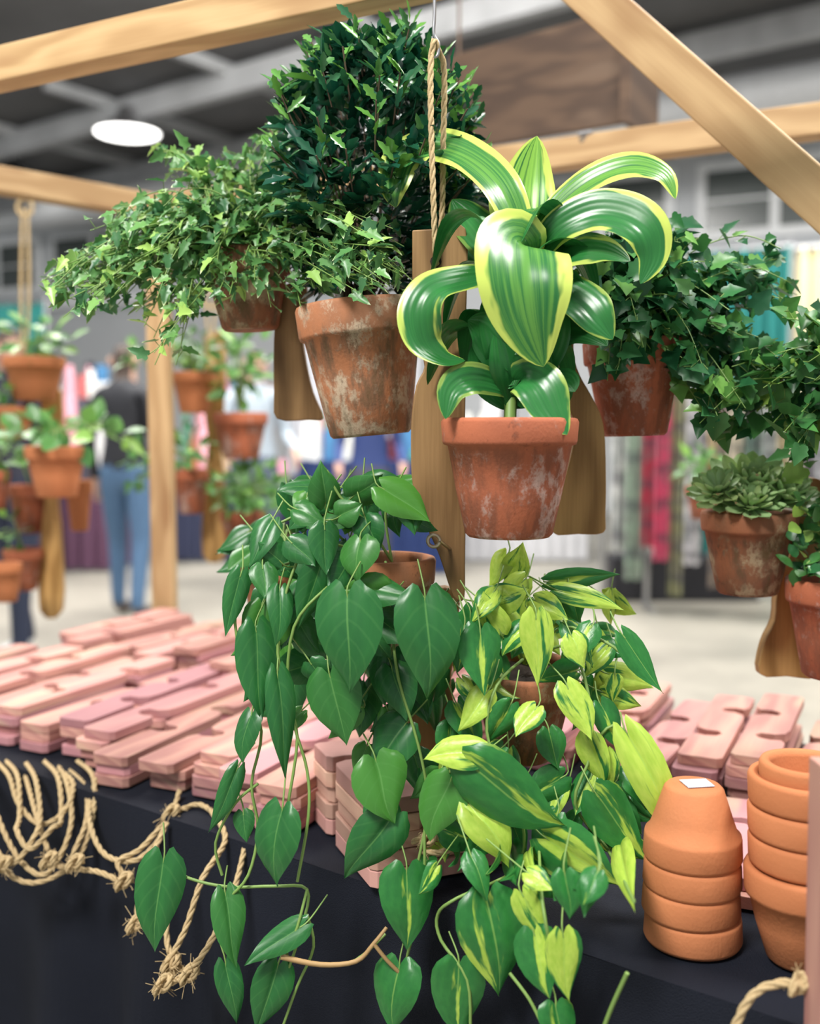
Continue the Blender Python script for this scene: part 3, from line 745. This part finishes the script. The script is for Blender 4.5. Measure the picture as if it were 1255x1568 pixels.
# ---- ivies
def strand(mb,a,b,lift,L0,L1,gap,ol,leafmat=0,stem=1,jit=.010):
    mid=(a+b)/2+Vector((0,0,lift))+rv()*.015; P=catmull([a,a.lerp(mid,.6)+Vector((0,0,lift*.35)),mid.lerp(b,.35)+Vector((0,0,lift*.1)),b],6)
    mb.tube(P,.0009,4,stem,smooth=False,r2=.0005)
    acc=0
    for p,q in zip(P,P[1:]):
        acc+=(q-p).length
        while acc>gap:
            acc-=gap; t=(q-p).normalized(); o=p+rv()*jit
            ax=(t*.5+rv()*.9+Vector((0,-.15,-.2))).normalized(); n=Vector((0,-.6,.8))+rv()*.8
            L=U(L0,L1); fan(mb,ol,o,ax,n,L,L*.92,R_(),leafmat,.2)
            mb.tube([p,o],.0005,3,stem,smooth=False)
def ivy(name,px,py,d,R,H,mat,leaf,targets,per,L0,L1,blobs,tilt=(0,0),jit=24,gap=.011,band=.25,ol=IVY):
    e,c=planter(name,px,py,d,R,H,mat,tilt=tilt,band=band); mb=MB()
    for tx_,ty,td in targets:
        for k in range(per):
            b=S(tx_+U(-jit,jit),ty+U(-jit,jit),td+U(-.05,.05)); a=c+Vector((U(-.6,.6)*R,U(-.6,.6)*R,-.005))
            strand(mb,a,b,U(.010,.055),L0,L1,gap,ol)
    for bx,by,bd,rx,ry,n in blobs:
        cc=S(bx,by,bd)
        for i in range(n):
            v=rv(); 
            while v.length>1: v=rv()
            v=v.normalized()*(v.length**.5)
            p=cc+Vector((v.x*rx/1568,v.y*.06,v.z*ry/1568))
            ax=(v*.6+rv()*.7+Vector((0,0,-.3))); n_=v+Vector((0,-.4,.8))+rv()*.4
            L=U(L0,L1); fan(mb,ol,p,ax,n_,L,L*.92,R_(),0,.18)
    mb.build('ivy_vines',[leaf,M['stem']],parent=e)
TL=[(78,435,1.12),(82,445,1.12),(110,462,1.1),(95,455,1.1),(130,405,1.12),(160,350,1.15),(205,330,1.15),(262,240,1.2),(280,255,1.2),(310,265,1.2),(180,462,1.1),(262,545,1.08),(270,510,1.08),(240,480,1.1),(345,275,1.2),(405,262,1.2),(455,290,1.15),(500,335,1.1),(225,395,1.1),(430,235,1.24),(440,200,1.26),(575,362,1.0),(480,450,1.05),(395,455,1.08),(605,405,.98),(330,450,1.08),(270,320,1.12),(345,395,1.05),(560,420,1.0),(620,440,.98),(150,430,1.1),(210,440,1.1)]
ivy('potted_variegated_ivy',376,385,1.15,.049,.086,M['t_dark'],M['ivyL'],TL,5,.014,.024,[(360,335,1.15,90,45,60)],tilt=(0,-.05),gap=.0125,band=.3,ol=IVL,jit=28)
TR=[(900,350,1.1),(950,335,1.1),(1015,345,1.1),(1060,385,1.1),(870,430,1.05),(905,480,1.05),(1110,425,1.12),(1180,405,1.12),(1195,460,1.12),(1150,520,1.1),(1075,590,1.08),(1115,640,1.08),(965,540,1.02),(1180,570,1.1),(1050,470,1.05),(1010,520,1.02),(1120,470,1.1),(1170,430,1.12),(940,555,1.02),(1090,570,1.06),(1135,610,1.08)]
ivy('potted_ivy',969,520,1.12,.0545,.104,M['t_red'],M['ivyR'],TR,5,.015,.028,[(960,425,1.1,90,65,150),(1080,490,1.12,85,45,50)],tilt=(0,-.03),ol=IVR,gap=.012,jit=28)
TR2=[(1215,500,1.05),(1165,640,1.05),(1080,665,1.05),(1200,700,1.05),(1240,590,1.05),(1120,560,1.08),(1245,680,1.05),(1150,600,1.06),(1230,540,1.05),(1215,640,1.04),(1195,560,1.05),(1255,640,1.05),(1250,500,1.08),(1240,530,1.06)]
ivy('potted_ivy',1350,620,1.12,.055,.104,M['t_red'],M['ivyRR'],TR2,4,.017,.031,[(1245,610,1.10,40,75,30)],ol=IVR,gap=.0155)
# ---- succulent
e,c=planter('potted_succulent',1147,782,1.13,.0525,.092,M['t_dark'],band=.24)
mb=MB()
def rosette(cc,Rr,rings,col=.3,tilt=Vector((0,-.35,1))):
    tilt=tilt.normalized(); xx=tilt.orthogonal().normalized(); yy=tilt.cross(xx)
    for r in range(rings):
        n=9-r; el=.15+.28*r; L=Rr*(1-.16*r)
        for k in range(n):
            a=6.283*k/n+r*.5+U(-.1,.1); o=xx*math.cos(a)+yy*math.sin(a)
            b=cc+tilt*.003*r+o*.004; ax=(o*math.cos(el)+tilt*math.sin(el)); nrm=(tilt*math.cos(el)-o*math.sin(el))
            ph=min(1,max(0,col+U(-.2,.5)))
            for thk in (0,.0022):
                x,y,z=frame(ax,nrm); rows=[];ats=[]
                for t,w in ((0,.4),(.3,.65),(.6,1),(.8,.85),(.93,.45),(1,.02)):
                    p=b+ax*L*t+nrm*(L*.14*t*t-thk*(1-t)); 
                    rows.append([p+x*s*w*L*.24+nrm*(.0025*abs(s)) for s in (-1,-.5,0,.5,1)]); ats.append([(.3+.7*max(abs(s)*.8,t**3),t,ph) for s in (-1,-.5,0,.5,1)])
                mb.grid(rows,ats)
for o in ((0,0,.018,.056,5),(-.030,.0,.012,.036,4),(.032,-.01,.014,.040,4),(.005,.028,.012,.036,4),(-.01,-.03,.006,.034,4),(.046,.01,.020,.030,3),(-.040,-.018,.020,.030,3)):
    rosette(c+Vector(o[:3]),o[3],o[4],.45,Vector((o[0]*8,-.6,1)))
mb.build('rosettes',[M['succ']],parent=e)
e,c=planter('potted_herb',1285,885,1.10,.056,.108,M['t_red'],band=.24)
mb=MB()
for i in range(22):
    b=S(U(1222,1300),U(760,870),U(1.05,1.15)); mb.tube([c+Vector((U(-.02,.02),U(-.02,.02),-.01)),(c+b)/2+Vector((0,0,.02)),b],.0012,5,1)
    for k in range(5): fan(mb,OVAL,b+rv()*.012,rv()+Vector((0,-.3,.3)),Vector((0,-.6,.8))+rv()*.5,U(.014,.024),U(.012,.018),R_(),0,.15)
mb.build('foliage',[M['ivyRR'],M['stem']],parent=e)
# ---- heartleaf philodendron
e,c=planter('potted_heartleaf_philodendron',585,852,1.02,.054,.10,M['t_old'],band=.26)
mb=MB()
def HL(x0,y0,x1,y1,w,d=.92,rnd=None,tilt=None,mat=0,dd=0):
    a=SV(x0,y0,d); b=SV(x1,y1,a.y-dd-U(0,.018)); n=Vector((U(-.6,.6),-1,U(.0,.8))) if tilt is None else tilt
    heart(mb,a,b,n,w/1568*d*1.04,R_()*.75 if rnd is None else rnd,mat)
    up=(a-b).normalized(); q=a+up*U(.012,.028)+Vector((U(-.012,.012),.018,.006))
    mb.tube([a-up*.002,a+up*.008+Vector((0,.002,0)),q],.0008,4,1,step=3)
    return a
vines=[[(560,850,1.0),(480,830,.95),(440,900,.93),(425,1000,.92),(450,1110,.91),(470,1180,.91),(472,1250,.90),(455,1350,.90)],
 [(570,850,1.0),(500,900,.93),(450,960,.92),(440,1060,.92),(455,1130,.91),(440,1235,.9)],
 [(450,860,1.0),(400,880,.95),(360,930,.94),(375,1040,.93),(400,1120,.93),(385,1200,.92),(395,1270,.92),(380,1340,.91),(350,1375,.91)],
 [(395,1200,.92),(360,1230,.92),(330,1290,.92),(340,1340,.92)],
 [(240,1318,.94),(290,1345,.93),(350,1358,.92),(420,1357,.91),(470,1362,.91),(462,1420,.9),(435,1500,.9),(400,1568,.9)],
 [(470,1362,.9),(455,1420,.89),(440,1465,.89),(500,1478,.89),(545,1470,.89),(590,1430,.9)],
 [(470,1400,.9),(480,1450,.9),(455,1510,.9),(430,1580,.9)],
 [(590,860,1.0),(600,960,.95),(610,1040,.93),(640,1140,.92),(655,1230,.92),(640,1320,.91)],
 [(600,860,.98),(560,800,.96),(520,760,.96),(500,720,.96)],[(600,860,.98),(590,790,.97),(600,740,.97)],[(560,860,1.),(480,790,.97),(430,800,.96)],
]
for v in vines: mb.tube([SV(*p) for p in v],.0014,6,1)
mb.tube([S(430,1465,.885),S(490,1477,.885),S(545,1472,.885),S(572,1445,.885),S(592,1420,.89)],.0026,7,2,r2=.0016)
mb.tube([S(572,1445,.885),S(592,1470,.885),S(612,1490,.888)],.0018,6,2)
key=[(532,912,533,1063,104,.895),(650,918,652,1072,100,.90),(552,828,548,895,66,.93),(497,808,500,880,50,.93),(492,862,455,965,54,.93),(402,868,404,918,44,.94),(428,905,421,990,42,.93),
(392,965,402,1105,66,.93),(425,1038,437,1192,48,.91),(505,1035,530,1142,84,.92),(385,1095,374,1172,46,.92),(600,1025,622,1105,64,.94),(498,770,492,704,52,.96),(540,760,585,725,52,.97),(612,755,634,820,60,.96),
(445,830,482,868,46,.93),(368,880,345,975,38,.94),(432,1242,424,1358,80,.89),(250,1318,238,1458,76,.93),(345,1370,362,1482,54,.91),(362,1180,318,1275,34,.92),(462,1418,374,1480,46,.89),
(425,1480,392,1580,64,.90),(345,1478,362,1568,42,.90),(600,1250,528,1345,78,.91),(575,1165,605,1260,90,.91),(690,1195,660,1290,80,.90),(560,900,640,912,50,.93),(590,905,520,905,55,.93),
(470,900,430,965,55,.94),(400,930,375,1010,50,.95),(410,1000,372,1075,50,.94),(475,1015,500,1050,44,.93),(540,1000,500,1075,60,.94),(600,1000,590,1080,60,.95),(620,1110,560,1180,76,.93),(460,1090,420,1130,34,.93),(372,1245,378,1290,34,.92),(455,780,500,800,44,.95),(520,790,555,770,46,.95),(560,795,580,845,50,.95),(535,860,500,900,60,.94),(560,960,600,1010,60,.94),(430,860,395,830,46,.95),(415,800,380,870,46,.96),(555,745,610,730,40,.99),(470,760,455,800,42,.97),(545,1080,480,1060,40,.94)]
for i,k in enumerate(key):
    if i<2: a=HL(*k,rnd=.12,tilt=Vector((U(-.2,.2),-1,.35)))
    else: a=HL(*k)
for i in range(72):
    px=U(385,690); py=U(745,1080)
    if py>980 and px<430: continue
    if px>640 and py<920: continue
    if px>575 and 790<py<895: continue
    d=U(.95,1.09); L=U(50,98); an=U(-1.2,1.2); HL(px,py,px+math.sin(an)*L,py+math.cos(an)*L*.9,L*U(.55,.75),d,rnd=U(0,.75),tilt=Vector((U(-1.1,1.1),-1,U(-.1,1.3))))
for i in range(12):
    px=U(540,700); py=U(1080,1250); an=U(-1.0,1.0); L=U(55,85); HL(px,py,px+math.sin(an)*L,py+math.cos(an)*L,L*.7,U(.93,.98))
for i in range(16):
    px=U(470,610); py=U(740,800); an=U(-2.2,2.2); L=U(45,70); HL(px,py,px+math.sin(an)*L,py+math.cos(an)*L*.7,L*.75,U(.98,1.06),tilt=Vector((U(-.5,.5),-.7,.8)))
mb.build('vines',[M['heart'],M['stem'],M['bstem']],parent=e)
e2,c2=planter('potted_pothos',432,850,1.16,.050,.095,M['t_old'])
mb=MB()
for i in range(16):
    an=U(0,6.28); p=c2+Vector((math.cos(an)*.04,math.sin(an)*.04,U(0,.03))); q=p+Vector((math.cos(an)*.035,math.sin(an)*.035,-.02)); mb.tube([c2,(c2+p)/2+Vector((0,0,.02)),p],.001,5,1)
    heart(mb,p,q,Vector((0,-.6,.8)),.034,U(0,.7))
mb.build('leaves',[M['heart'],M['stem']],parent=e2)
# ---- variegated philodendron
e,c=planter('potted_variegated_philodendron',803,1018,1.0,.052,.094,M['t_dark'],band=.24,tilt=(.12,.0))
mb=MB()
for v in [[(810,1010,1.0),(870,990,.95),(900,1060,.93),(905,1150,.92),(880,1230,.91),(930,1300,.91),(970,1380,.91)],
 [(800,1010,.98),(760,1050,.92),(745,1120,.91),(770,1190,.90),(800,1260,.9),(790,1330,.9),(700,1375,.89),(670,1400,.885),(675,1440,.885),(715,1500,.88),(720,1580,.88)],
 [(815,1010,.98),(860,960,.96),(930,985,.94),(960,1010,.93)],[(800,1010,1.0),(770,930,1.0),(775,880,1.0)],[(810,1010,1.0),(850,930,.98),(880,905,.97)],
 [(830,1180,.93),(825,1280,.9),(830,1380,.9),(845,1460,.89)],[(655,1330,.9),(640,1400,.9),(620,1480,.9),(605,1590,.9)],[(780,1490,.88),(810,1530,.88),(830,1570,.88)],[(900,1150,.92),(940,1110,.92),(980,1150,.92)],
 [(770,1190,.9),(720,1160,.9),(700,1170,.9),(655,1230,.91),(650,1330,.9)]]:
    mb.tube([SV(*p) for p in v],.0015,6,1)
mb.tube([SV(960,1490,.87),SV(935,1545,.87),SV(915,1600,.87)],.0018,6,1)
key=[(735,968,742,1065,70,.92,.35),(820,945,822,1052,52,.92,.9),(868,1052,905,1135,56,.91,.98),(722,1172,868,1262,106,.88,.46),(722,1235,778,1330,70,.89,.95),(838,1285,950,1358,92,.88,.62),(915,1218,992,1318,76,.90,.46),(962,1128,1046,1300,64,.90,.93),
(745,1378,762,1525,108,.87,.48),(622,1335,622,1455,86,.89,.2),(818,1430,842,1530,66,.88,.5),(862,1432,872,1532,52,.88,.6),(702,1478,708,1590,84,.88,.2),(612,1478,604,1580,84,.89,.15),(850,1540,852,1610,60,.87,.4),
(820,1085,790,1130,44,.90,.6),(955,975,1015,1062,46,.93,.15),(858,905,955,935,36,.96,.7),(785,880,800,830,44,1.0,.98),(775,850,748,900,36,1.0,.95),(765,965,740,905,44,.95,.85),(950,1295,972,1398,40,.89,.95),(735,1150,648,1165,62,.89,.97),(875,975,895,1025,50,.93,.6),(905,960,880,1010,40,.94,.3),
(690,1110,680,1170,46,.93,.2),(920,1080,950,1150,44,.93,.25),(840,1120,855,1180,50,.93,.15),(905,1190,880,1250,50,.92,.5),(960,1180,990,1240,50,.94,.3),(860,1190,800,1235,56,.92,.2),(800,1330,850,1380,50,.90,.4),(930,1240,915,1300,40,.92,.3),(760,920,810,900,50,.97,.8),(710,960,700,1030,56,.94,.2),(820,920,870,950,44,.96,.9),
(800,890,745,950,44,.98,.85),(845,890,950,880,34,1.0,.3),(700,1080,735,1150,56,.93,.3),(780,1080,745,1140,50,.92,.25),(745,1060,700,1120,44,.92,.95),(900,1130,925,1210,48,.92,.9),(850,1250,815,1320,56,.90,.3),(680,1270,740,1290,50,.92,.2),(800,1370,835,1450,44,.89,.8),(985,1190,1010,1270,40,.92,.3)]
for k in key: HL(*k[:6],rnd=k[6],dd=.0)
for i in range(62):
    px=U(705,945); py=U(900,1090); an=U(-1.3,1.3); L=U(42,80)
    if 755<px<875 and py>985: continue
    HL(px,py,px+math.sin(an)*L,py+math.cos(an)*L*.9,L*U(.55,.75),U(.95,1.07),rnd=R_()*.92,tilt=Vector((U(-1,1),-1,U(-.1,1.1))))
for i in range(44):
    px=U(640,970); py=U(1140,1340); an=U(-1.2,1.2); L=U(45,78); HL(px,py,px+math.sin(an)*L,py+math.cos(an)*L,L*U(.55,.7),U(.92,.97),rnd=R_()*.85)
mb.build('vines',[M['brasil'],M['stem']],parent=e)
# ================================================================ background hanging groups (left)
def bg_group(board,pots,d,ropex,ropetop):
    x0,x1,y0,y1=board
    hanger([(x0,y0),(x1,y0),(x1,(y0*2+y1)/3),(x1-5,(y0+y1)/2),(x1,(y0+2*y1)/3),(x1+2,y1),(x0-2,y1),(x0,(y0+2*y1)/3),(x0+6,(y0+y1)/2),(x0,(y0*2+y1)/3)],d+.02,.02,M['w_gold'])
    mb=MB(); mb.rope([S(ropex-4,ropetop,d),S(ropex-6,(ropetop+y0)/2,d),S(ropex,y0+12,d)],.004); mb.rope([S(ropex+4,ropetop,d),S(ropex+6,(ropetop+y0)/2,d),S(ropex,y0+12,d)],.004)
    pc=S(ropex,ropetop,d); mb.rope([pc+Vector((.02*math.cos(a),0,.02*math.sin(a))) for a in [i*.7 for i in range(10)]],.004)
    mb.build('jute_hanging_rope',[M['rope']])
    for (px,py,w,h,plant,pd,m) in pots:
        R=w/2/1568*pd; e,c=planter('potted_plant',px,py,pd,R,h/1568*pd,m)
        mb=MB()
        for (bx,by,rx,ry,n,L,ol) in plant:
            cc=S(bx,by,pd)
            for i in range(n):
                v=rv(); 
                while v.length>1: v=rv()
                p=cc+Vector((v.x*rx,v.y*rx,v.z*ry))/1568*pd
                if i%4==0: mb.tube([c,(c+p)/2+Vector((0,0,.03)),p],.0016,4,1)
                fan(mb,ol,p,v+rv()*.5+Vector((0,-.1,.1)),v+Vector((0,-.5,.8)),L*U(.7,1.2),L*U(.6,.8),R_(),0,.15)
        if mb.v: mb.build('foliage',[M['bush'],M['stem']],parent=e)
bg_group((62,92,600,935),[
 (52,547,92,66,[(60,515,48,35,34,.045,OVAL)],2.5,M['t_new']),(85,683,92,78,[(95,662,95,22,34,.06,OVAL)],2.35,M['t_new']),(22,622,56,50,[(20,595,30,22,14,.04,OVAL)],2.5,M['t_new']),
 (120,735,40,78,[],2.55,M['t_new']),(45,742,62,74,[(20,705,40,34,12,.05,OVAL)],2.6,M['t_red']),(35,840,60,64,[(10,815,30,26,10,.05,OVAL)],2.55,M['t_red']),(8,862,50,60,[],2.4,M['t_new']),(-5,720,40,60,[(0,690,30,34,14,.05,OVAL)],2.4,M['t_red'])],2.55,38,318)
bg_group((312,342,515,850),[
 (297,570,68,62,[(290,535,48,35,50,.03,IVY),(225,545,60,22,30,.03,IVY)],2.7,M['t_new']),(368,632,84,70,[(370,560,50,55,60,.045,OVAL)],2.65,M['t_red']),(292,718,56,68,[(280,690,42,34,40,.035,OVAL),(215,715,25,45,24,.035,OVAL)],2.75,M['t_red']),
 (372,782,72,62,[(380,750,62,46,190,.03,IVY)],2.7,M['t_red'])],2.8,322,460)
bg_group((1086,1100,700,760),[(1075,745,50,50,[(1075,715,35,30,40,.04,IVY)],3.0,M['t_red'])],3.05,1090,600)
# ================================================================ ropes on the table
mb=MB()
def RP(pts,r=.0033):
    mb.rope([S(x,y,d) for x,y,d in pts],r)
# hanks of cord: slack loops slung over the front edge
for x0,x1,yb,w in ((-40,62,1322,8),(-12,112,1340,14),(22,90,1300,-10),(-30,140,1352,-4),(48,128,1330,10)):
    j=U(-8,8); xm=(x0+x1)/2+w
    RP([(x0-12,1172+j,1.36),(x0+U(-6,6),1195+j,1.29),(x0+8,1250,1.235),(x0+.2*(x1-x0)+w,yb-28,1.20),(xm,yb,1.185),(x1-.15*(x1-x0),yb-32,1.19),(x1+U(-6,6),1255,1.22),(x1+U(-10,4),1198+j,1.27),(x1-22,1172+j,1.33)])
RP([(-20,1155,1.40),(12,1185,1.31),(28,1230,1.26),(62,1262,1.23),(100,1240,1.23),(112,1200,1.27),(90,1178,1.31)])
RP([(150,1185,1.27),(140,1220,1.25),(138,1262,1.2),(160,1308,1.16),(205,1318,1.13),(240,1290,1.15),(262,1250,1.18),(275,1210,1.22)])
RP([(110,1330,1.16),(150,1335,1.14),(195,1352,1.12),(180,1320,1.13),(215,1300,1.14),(262,1250,1.17),(300,1232,1.19),(322,1240,1.17)])
RP([(255,1260,1.15),(225,1330,1.10),(212,1380,1.08),(208,1425,1.07)])
RP([(322,1240,1.15),(345,1285,1.10),(310,1345,1.05),(285,1420,1.03),(262,1470,1.02),(270,1495,1.02)])
RP([(385,1235,1.15),(372,1310,1.08),(352,1380,1.03),(318,1450,1.0),(285,1490,1.0),(250,1512,1.0)])
RP([(270,1330,1.09),(255,1400,1.06),(262,1465,1.03),(300,1500,1.01)])
def knot(px,py,d,s=.008,n=22):
    c=S(px,py,d); pts=[c+Vector((math.cos(a*1.3)*s,math.sin(a*2.1)*s*.7,math.sin(a*1.7)*s)) for a in [i*.6 for i in range(12)]]
    mb.rope(pts,.0033)
    for i in range(n):
        v=rv().normalized(); mb.tube([c+v*s*.5,c+v*s*1.3+rv()*.003,c+v*s*U(1.5,2.4)+rv()*.005],.0004,3)
for k in ((262,1475,1.02),(290,1492,1.0),(250,1508,1.0),(115,1322,1.14),(190,1350,1.11),(262,1245,1.17),(208,1415,1.07),(5,1325,1.18),(75,1318,1.16)): knot(*k)
mb.build('jute_rope_coils',[M['rope']])
mb=MB()
RP([(240,972,2.2),(262,960,2.18),(285,968,2.2),(275,982,2.17),(248,980,2.17),(238,968,2.2),(262,972,2.15),(290,985,2.12),(330,978,2.1)],.004)
mb.build('jute_rope',[M['rope']])
mb=MB(); RP([(1118,1590,.72),(1140,1540,.72),(1165,1514,.72),(1200,1505,.715),(1226,1508,.71),(1250,1515,.71)],.0034); knot(1222,1508,.712,.006,14)
mb.build('jute_rope',[M['rope']])
mb=MB(); RP([(632,1290,.945),(655,1278,.935),(680,1285,.93),(690,1300,.93),(660,1306,.93),(640,1300,.935)],.003); knot(655,1285,.935,.007); mb.build('jute_rope',[M['rope']])
# ================================================================ LIGHT
w=bpy.data.worlds.new('hall_ambient'); scene.world=w; w.use_nodes=True
bg=w.node_tree.nodes['Background']; bg.inputs[0].default_value=(.90,.95,1,1); bg.inputs[1].default_value=.48
def area(name,loc,tgt,size,en,col=(1,.97,.93)):
    l=bpy.data.lights.new(name,'AREA'); l.energy=en; l.size=size; l.color=col
    o=bpy.data.objects.new(name,l); scene.collection.objects.link(o); o.location=loc
    o.rotation_euler=(Vector(tgt)-Vector(loc)).to_track_quat('-Z','Y').to_euler()
area('key_light',(-1.3,-.9,3.9),(0,1.1,1.0),.9,185)  # added key light, brightens the rack from the upper left front
area('key_light',(1.7,.6,4.2),(0.1,1.1,1.0),.8,135)  # second added key, aimed at the rack from the upper right
area('key_light',(-3,5.5,5.4),(-3,6.5,0),3,560)
area('key_light',(3,5.2,5.4),(3,6.5,0),3,540)
area('key_light',(-1,8.4,5.5),(-2,12,0),3,560)
# ================================================================ CAMERA
cd=bpy.data.cameras.new('camera'); cam=bpy.data.objects.new('camera',cd); scene.collection.objects.link(cam)
cam.location=(0,0,CH); cam.rotation_euler=(math.pi/2-PITCH,0,0)
cd.sensor_fit='VERTICAL'; cd.sensor_height=36; cd.lens=36; cd.clip_start=.05
cd.dof.use_dof=True; cd.dof.focus_distance=.96; cd.dof.aperture_fstop=3.0
scene.camera=cam
scene.view_settings.view_transform='Standard'
scene.view_settings.look='None'
scene.view_settings.exposure=.08
